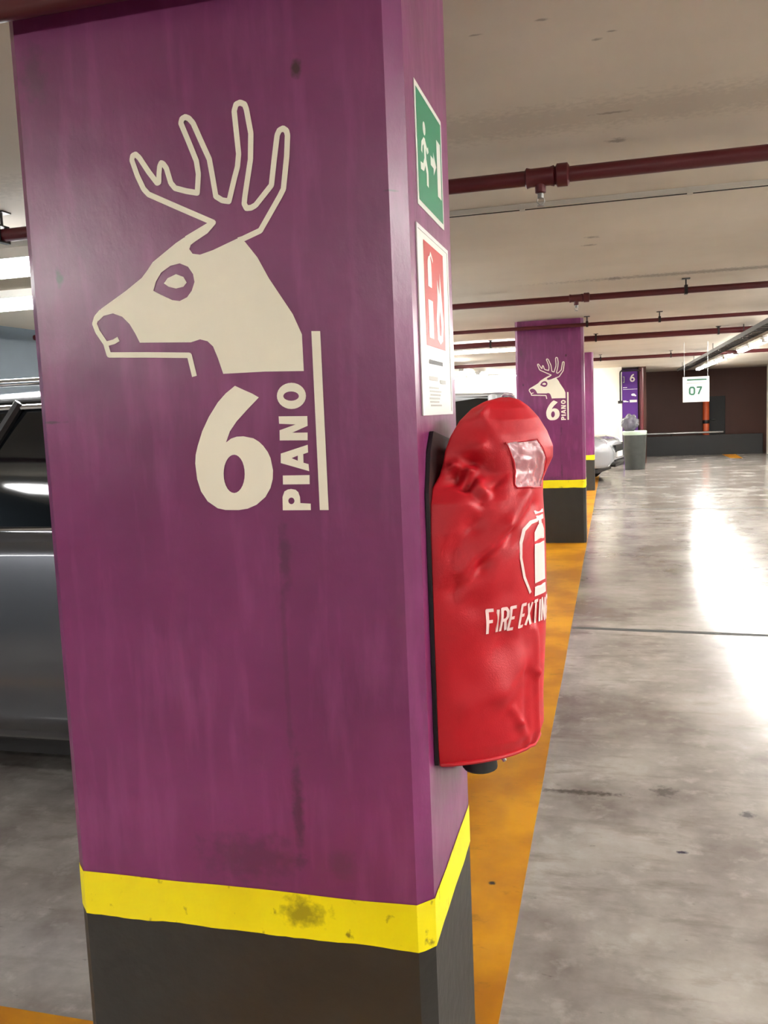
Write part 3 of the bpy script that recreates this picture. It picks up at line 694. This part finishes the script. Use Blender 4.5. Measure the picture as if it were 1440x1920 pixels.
panel_light(-3.75, 5.05, 'wide glaring fluorescent light, farther one left of the deer column')
panel_light(-4.15, .1, 'wide fluorescent light over the bay nearest the photographer, mirrored in the dark car door')
k = 0
for y in (1, 5, 8.5, 14, 19):
    fixture(6.2, y, ORD[k]+' fluorescent light over the right-hand bays beyond the picture', 'right bay ceiling lights'); k += 1

# cable tray over the aisle
ct = empty('cable_tray', (1.62, 8, 2.27), 'dark cable tray with loose cables running towards the far aisle lights', 'cable tray')
t = MB().box(-.09, -.08, 0, 14.5, 0, .05); t.box(.08, .09, 0, 14.5, 0, .05); t.build('side_rail', M['darkmetal'], ct)
t = MB()
for k in range(48): t.box(-.08, .08, .1+k*.3, .13+k*.3, 0, .008)
t = t.build('rungs', M['darkmetal'], ct); t['kind'] = 'stuff'
for k in range(7):
    pts = []
    for i in range(60):
        y = i*14.5/59; pts.append((-.065+k*.022+.012*noise.noise(Vector((y*.7, k, 0))), y, .02+.012*k % .03+(-.05 if k % 3 == 0 else .02)*abs(noise.noise(Vector((y*.5, k*3, 1))))))
    MB().tube(pts, .008, 6).build('cable', M['plastic'] if k % 2 else M['darkmetal'], ct, True)
for yy in (.5, 4, 7.5, 11, 14): MB().tube([(0, yy, 0), (0, yy, CEIL-2.27)], .006, 6).build('drop_rod', M['darkmetal'], ct)

# ------------------------------------------------------------------ cars
def lerp(tab, x):
    for i in range(len(tab)-1):
        if x <= tab[i+1][0]:
            a, b = tab[i], tab[i+1]; t = (x-a[0])/(b[0]-a[0]); t = t*t*(3-2*t) if len(a) > 2 else t
            return a[1]+(b[1]-a[1])*t
    return tab[-1][1]
def car(name, label, loc, rz, paint, L, W, H, belt, sill, hood, wheel_r, rail=False, trim=True, suv=True, boxy=False):
    """local +X is the nose; origin on the ground under the centre"""
    root = empty(name, loc, label, 'car', None, rz)
    P = M[paint]; h = L/2
    top = [(-h, belt-.22), (-h+.05, belt-.03), (-h+.3, belt), (.25*h, belt), (.42*h, hood+.04), (.8*h, hood-.05), (.95*h, hood-.18), (h, hood-.38)]
    bot = [(-h, sill+.20), (-h+.12, sill+.04), (-h+.5, sill), (h-.5, sill), (h-.12, sill+.03), (h, sill+.18)]
    wid = [(-h, W*.80), (-h+.10, W*.93), (-h+.5, W*.985), (0, W), (h-.9, W*.985), (h-.3, W*.90), (h-.06, W*.76), (h, W*.66)]
    def sec(x, k):
        zt = lerp(top, x); zb = lerp(bot, x); w_ = lerp(wid, x); d = zt-zb
        prof = [(0, zb), (.86*w_, zb), (.955*w_, zb+.06*d), (.985*w_, zb+.22*d), (1.0*w_, zb+.45*d), (.990*w_, zb+.64*d), (.966*w_, zb+.83*d), (.930*w_, zb+.965*d), (.86*w_, zt), (.5*w_, zt+.02), (0, zt+.028)]
        return prof[k]
    xs = [-h, -h+.03, -h+.08, -h+.18, -h+.35]+[-h+.5+i*(L-1.0)/22 for i in range(23)]+[h-.35, h-.2, h-.1, h-.05, h-.02, h]
    NK = 11; vs = []; fs = []
    for x in xs:
        for k in range(NK): a, b = sec(x, k); vs.append((x, a, b))
        for k in range(NK-2, 0, -1): a, b = sec(x, k); vs.append((x, -a, b))
    R_ = NK*2-2
    for i in range(len(xs)-1):
        for k in range(R_): fs.append((i*R_+k, i*R_+(k+1) % R_, (i+1)*R_+(k+1) % R_, (i+1)*R_+k))
    fs += [tuple(range(R_)), tuple(range((len(xs)-1)*R_, len(xs)*R_))]
    body = MB().add(vs, fs).build('body', P, root, 'all')
    sd = body.modifiers.new('smooth', 'SUBSURF'); sd.levels = 1; sd.render_levels = 1
    def side(x, t, sgn, off=.004):     # point on the side skin, t 0 sill .. 1 shoulder
        kk = 2+t*5; k0 = int(min(6, kk)); fr_ = kk-k0; a = sec(x, k0); b = sec(x, k0+1)
        return (x, sgn*(a[0]+(b[0]-a[0])*fr_+off), a[1]+(b[1]-a[1])*fr_)
    rear_b, rear_t, fr_t, fr_b = -h+.10, -h+(.13 if boxy else .42 if suv else .75), .16*h, .50*h
    wb, wt = W*.90, W*.70; zb_, zt_ = belt-.01, H-.05
    # glasshouse as four panes
    bw_f = W*.80
    c8 = dict(rbl=(rear_b, -wb*.94, zb_), rbr=(rear_b, wb*.94, zb_), rtl=(rear_t, -wt*.95, zt_), rtr=(rear_t, wt*.95, zt_),
              ftl=(fr_t, -wt, zt_), ftr=(fr_t, wt, zt_), fbl=(fr_b, -bw_f, hood+.02), fbr=(fr_b, bw_f, hood+.02))
    V = {k: Vector(v) for k, v in c8.items()}
    def pane(nm, a, b, c, d, bul, m_=M['glass'], nu=8, nv=6):
        vv = []; ff = []; a, b, c, d = (V[q] if isinstance(q, str) else q for q in (a, b, c, d)); n_ = (b-a).cross(d-a).normalized()
        for j in range(nv+1):
            for i in range(nu+1):
                u, v = i/nu, j/nv; p = (a*(1-u)+b*u)*(1-v)+(d*(1-u)+c*u)*v
                vv.append(p+n_*bul*4*u*(1-u)*(.5+2*v*(1-v)))
        for j in range(nv):
            for i in range(nu): ff.append((j*(nu+1)+i, j*(nu+1)+i+1, (j+1)*(nu+1)+i+1, (j+1)*(nu+1)+i))
        return MB().add(vv, ff).mesh(nm, 'all', fix=False), m_
    for nm, q, bul in (('windscreen', ('fbr', 'fbl', 'ftl', 'ftr'), -.05), ('rear_window', ('rbl', 'rbr', 'rtr', 'rtl'), -.04),
                       ('side_window', ('rbr', 'fbr', 'ftr', 'rtr'), -.03), ('side_window', ('fbl', 'rbl', 'rtl', 'ftl'), -.03)):
        me_, mm = pane(nm, *q, bul); link(nm, me_, mm, root)
    # roof
    nx, ny = 14, 12; vv = []; ff = []
    for i in range(nx+1):
        u = i/nx; x = (rear_t-.06)*(1-u)+(fr_t+.04)*u
        for j in range(ny+1):
            v = j/ny*2-1; w_ = (wt*.97+.02)*(1 if .08 < u < .95 else .965)
            vv.append((x, w_*v, zt_-.012+.062*(1-abs(v)**4)*(1-.25*(2*u-1)**2)+.018*(1-(2*u-1)**2)))
    for i in range(nx):
        for j in range(ny): ff.append((i*(ny+1)+j, i*(ny+1)+j+1, (i+1)*(ny+1)+j+1, (i+1)*(ny+1)+j))
    r_ = MB().add(vv, ff).build('roof', P, root, 'all'); so = r_.modifiers.new('thick', 'SOLIDIFY'); so.thickness = .03; so.offset = -1
    # pillars
    for sg in (1, -1):
        def pt(u, v):     # on the side window plane, u rear..front, v bottom..top
            a, b, c, d = (V['rbr'], V['fbr'], V['ftr'], V['rtr'])
            p = (a*(1-u)+b*u)*(1-v)+(d*(1-u)+c*u)*v; return Vector((p.x, sg*(p.y+.014+.02*4*u*(1-u)), p.z))
        for (u0, u1, wd, m_) in ((0, 0, .05, P), (1, 1, .035, P), (.30, .27, .04, P), (.60, .60, .03, M['plastic'])):
            MB().tube([pt(u0, 0), pt((u0+u1)/2, .5), pt(u1, 1)], [wd, wd*.85, wd*.75], 8).build('pillar', m_, root, True)
        if trim:
            MB().tube([pt(.04+.92*k/12, .965) for k in range(13)], .011, 8).build('window_trim', M['chrome'], root, True)
            q = MB().tube([pt(.02+.96*k/12, .0)+Vector((0, sg*.016, .012)) for k in range(13)], .010, 8).build('belt_trim', M['chrome'], root, True)
        if rail:
            MB().tube([(rear_t+.1, sg*(wt-.03), zt_+.03), (rear_t+.16, sg*(wt-.03), zt_+.085), (fr_t-.2, sg*(wt-.03), zt_+.085), (fr_t-.1, sg*(wt-.03), zt_+.03)], .016, 10).build('roof_rail', M['chrome'], root, True)
        # doors: proud panels with gaps
        for (xa, xb_) in ((-.50*h, .02*h), (.03*h, .46*h)):
            nu, nv = 12, 10; vv = []; ff = []
            for j in range(nv+1):
                for i in range(nu+1):
                    x = xa+(xb_-xa)*i/nu+.01*sg*0; vv.append(side(x, .06+.90*j/nv, sg, .005))
            for j in range(nv):
                for i in range(nu): ff.append((j*(nu+1)+i, j*(nu+1)+i+1, (j+1)*(nu+1)+i+1, (j+1)*(nu+1)+i))
            d_ = MB().add(vv, ff).build('door', P, root, 'all')
            so = d_.modifiers.new('thick', 'SOLIDIFY'); so.thickness = .006; so.offset = -sg*1.0
            p0 = side(xa+.10, .80, sg, .03); p1 = side(xa+.26, .80, sg, .03)
            MB().tube([side(xa+.09, .80, sg, .002), p0, p1, side(xa+.27, .80, sg, .002)], .009, 8).build('door_handle', P, d_, True)
        # lamps
        MB().lathe([(.01, -.03), (.09, -.02), (.10, 0), (.06, .03), (.01, .035)], (h-.20, sg*W*.72, hood-.22), 16, 'y').build('headlamp', M['lampglass'], root, True)
        MB().box(-h+.0, -h+.12, sg*W*.70 if sg > 0 else -W*.90, W*.90 if sg > 0 else -W*.70, belt-.28, belt-.06, .02).build('tail_lamp', M['taillamp'], root)
        mx = fr_b-.28; mr = MB().lathe([(.01, -.10), (.05, -.09), (.065, 0), (.055, .07), (.01, .085)], (mx, sg*(W+.10), belt+.07), 14, 'y').build('wing_mirror', P, root, True)
        MB().tube([(mx, sg*W*.88, belt+.02), (mx, sg*(W+.06), belt+.05)], .02, 8).build('mirror_arm', M['plastic'], mr)
        for wx in (h-.86, -h+.82):
            arch = MB().lathe([(wheel_r+.07, 0), (wheel_r+.07, .10*sg)], (wx, sg*(W*.985-.09), wheel_r), 30, 'y').build('wheel_arch', M['plastic'], root)
            tp = [(wheel_r*.62, -.10), (wheel_r*.93, -.105), (wheel_r, -.07), (wheel_r, .07), (wheel_r*.93, .105), (wheel_r*.66, .10), (wheel_r*.62, .06)]
            wroot = MB().lathe([(a, b*sg) for a, b in tp], (0, 0, 0), 32, 'y').build('wheel', M['rubber'], root, True, (wx, sg*(W*.985-.085), wheel_r))
            rm = MB().lathe([(wheel_r*.66, .08*sg), (wheel_r*.64, .10*sg), (wheel_r*.60, .10*sg), (wheel_r*.58, .07*sg)], (0, 0, 0), 28, 'y')
            for k in range(10):
                a = 2*math.pi*k/10; c_, s_ = math.cos(a), math.sin(a)
                rm.tube([(c_*.04, .095*sg, s_*.04), (c_*wheel_r*.62, .098*sg, s_*wheel_r*.62)], [.022, .014], 6)
            rm.lathe([(.055, .08*sg), (.055, .105*sg), (.02, .112*sg)], (0, 0, 0), 16, 'y')
            rm.build('rim', M['steel'], wroot, True)
    g_ = MB().box(h-.06, h+.006, -W*.42, W*.42, hood-.40, hood-.26, .01); g_.box(h-.10, h+.01, -W*.5, W*.5, sill+.05, sill+.20, .01); g_.build('grille', M['plastic'], root)
    MB().box(h-.0, h+.014, -.26, .26, sill+.24, sill+.35).build('number_plate', M['signwhite'], root)
    MB().tube([(h-.14, -W*.72, sill+.15), (h-.02, -W*.5, sill+.13), (h+.02, 0, sill+.13), (h-.02, W*.5, sill+.13), (h-.14, W*.72, sill+.15)], .035, 8).build('bumper_lip', M['plastic'], root, True)
    MB().box(-h+.3, h-.3, -W*.8, W*.8, sill-.06, sill+.02, .05).build('underbody', M['plastic'], root)
    return root
car('dark_car', 'black metallic parked car with chrome window trim, left of the deer column', (-2.84, 3.72, 0), math.pi, 'carblack', 4.62, .93, 1.66, 1.13, .235, 1.06, .35, rail=True)
car('white_car', 'white parked car with dark windows, roof showing above the red cover', (-3.06, 7.75, 0), math.pi, 'carwhite', 4.5, .92, 1.67, 1.22, .27, 1.05, .35, rail=False, trim=False, boxy=True)
car('silver_car', 'pale silver parked car poking out past the farthest purple column', (-1.93, 18.75, 0), -.2, 'carsilver', 4.2, .88, 1.50, 1.04, .24, .98, .31, trim=False, suv=False)

# ------------------------------------------------------------------ far end of the aisle
b = empty('waste_bin', (.50, 21.3, 0), 'round grey plastic waste bin at the far end before the violet panel', 'bin')
MB().lathe([(.20, 0), (.225, .01), (.25, .5), (.262, .84), (.262, .88), (.245, .88), (.24, .80), (.05, .78)], (0, 0, 0), 32).build('body', M['bin'], b, True)
MB().lathe([(.258, .80), (.272, .82), (.275, .885), (.262, .90), (.248, .885), (.246, .80)], (0, 0, 0), 32).build('liner_rim', M['liner'], b, True)
for a in range(10):
    an = 2*math.pi*a/10; MB().tube([(.215*math.cos(an), .215*math.sin(an), .06), (.258*math.cos(an), .258*math.sin(an), .78)], .008, 6).build('rib', M['bin'], b, True)
bm = bmesh.new(); bmesh.ops.create_icosphere(bm, subdivisions=4, radius=1)
for v in bm.verts:
    d = 1+.22*noise.noise(v.co*2.2)+.10*noise.noise(v.co*6); v.co = Vector((v.co.x*.19*d, v.co.y*.17*d, v.co.z*.20*d))
me = bpy.data.meshes.new('rubbish_bag'); bm.to_mesh(me); bm.free(); me.shade_smooth()
tag(link('rubbish_bag', me, M['rubbish'], None, (.40, 21.32, 1.08)), 'crumpled translucent rubbish bag bulging out of the grey bin', 'rubbish bag')
p = empty('violet_panel', (.25, 23.2, 0), 'violet wall panel with a white 6 behind the waste bin', 'panel')
MB().box(0, .38, 0, .08, .0, 2.40).build('board', M['violet'], p)
f = lambda a, b: (a, -.002, b)
art('numeral', text('6', .205, 2.10, .11, .17, .034), [], f, M['signwhite'], p)
art('letter', stroke([(.02, 2.08), (.05, 2.08), (.05, 2.22), (.02, 2.22)], .02), [], f, M['signgrey'], p)
art('rule_line', [rect(.02, .37, 1.895, 1.905)], [], f, M['signwhite'], p)
art('arrow_symbol', [disc(.27, 1.76, .05, .03), rect(.30, .34, 1.72, 1.75)], [], f, M['signwhite'], p)
art('small_print', [rect(.02, .12, 1.94, 1.955), rect(.02, .10, 1.60, 1.62), rect(.18, .36, 1.57, 1.63), rect(.03, .15, 1.58, 1.60)], [], f, M['signwhite'], p)
tag(MB().tube([(.72, 23.15, 0), (.72, 23.15, 2.42)], .045, 16).build('standpipe', M['maroon'], None, True), 'dark red vertical pipe right of the violet panel', 'pipe')
q = empty('vertical_conduit', (.20, 22.93, .0), 'dark bent conduit on the far white wall edge, left of the violet panel', 'conduit')
MB().tube([(.50, 0, 2.36), (.03, 0, 2.36), (.005, 0, 2.34), (0, 0, 2.30), (0, 0, 1.60)], .022, 10).build('dark_run', M['darkmetal'], q, True)
MB().tube([(0, 0, 1.60), (0, 0, .62)], .026, 10).build('white_run', M['white'], q, True)
MB().box(-.06, .06, -.03, .03, 1.55, 1.62).build('junction_box', M['darkmetal'], q)
g = empty('number_sign', (1.31, 15.0, 1.71), 'white hanging sign reading 07 in green, far down the aisle', 'sign')
MB().box(-.25, .25, -.008, .008, -.25, .25).build('panel', M['signwhite'], g)
f = lambda a, b: (a, -.0095, b)
art('number', text('07', -.12, -.10, .105, .14, .034, .35), [], f, M['signgreen'], g)
art('header_line', [rect(-.17, .20, .175, .205)], [], f, M['signgreen'], g)
art('header_line', [rect(-.18, .20, .115, .135)], [], f, M['signgrey'], g)
g.scale = (.81, .81, .81)
for a in (-.22, .22): MB().tube([(a, 0, .25), (a, 0, (CEIL-1.71)/.81)], .005, 6).build('hanging_rod', M['steel'], g)
bp = empty('orange_post', (2.62, 26.9, 0), 'orange round post with a black ring standing by the dark far wall', 'post')
MB().lathe([(.09, 0), (.09, 1.60), (.06, 1.64)], (0, 0, 0), 20).build('tube', M['orange'], bp, True)
MB().lathe([(.094, .88), (.098, .89), (.098, .97), (.094, .98)], (0, 0, 0), 20).build('black_ring', M['plastic'], bp, True)
kb = empty('low_barrier', (.84, 26.4, 0), 'black low barrier with a metal top rail along the far end wall', 'barrier')
MB().box(0, 3.25, 0, .16, 0, .56, .02).build('kerb_wall', M['rubber'], kb)
MB().tube([(0.02, .02, .64), (2.2, .02, .64)], .03, 12).build('top_rail', M['steel'], kb, True)
for a in (.1, .8, 1.5, 2.1): MB().tube([(a, .02, .56), (a, .02, .64)], .02, 8).build('rail_post', M['darkmetal'], kb)
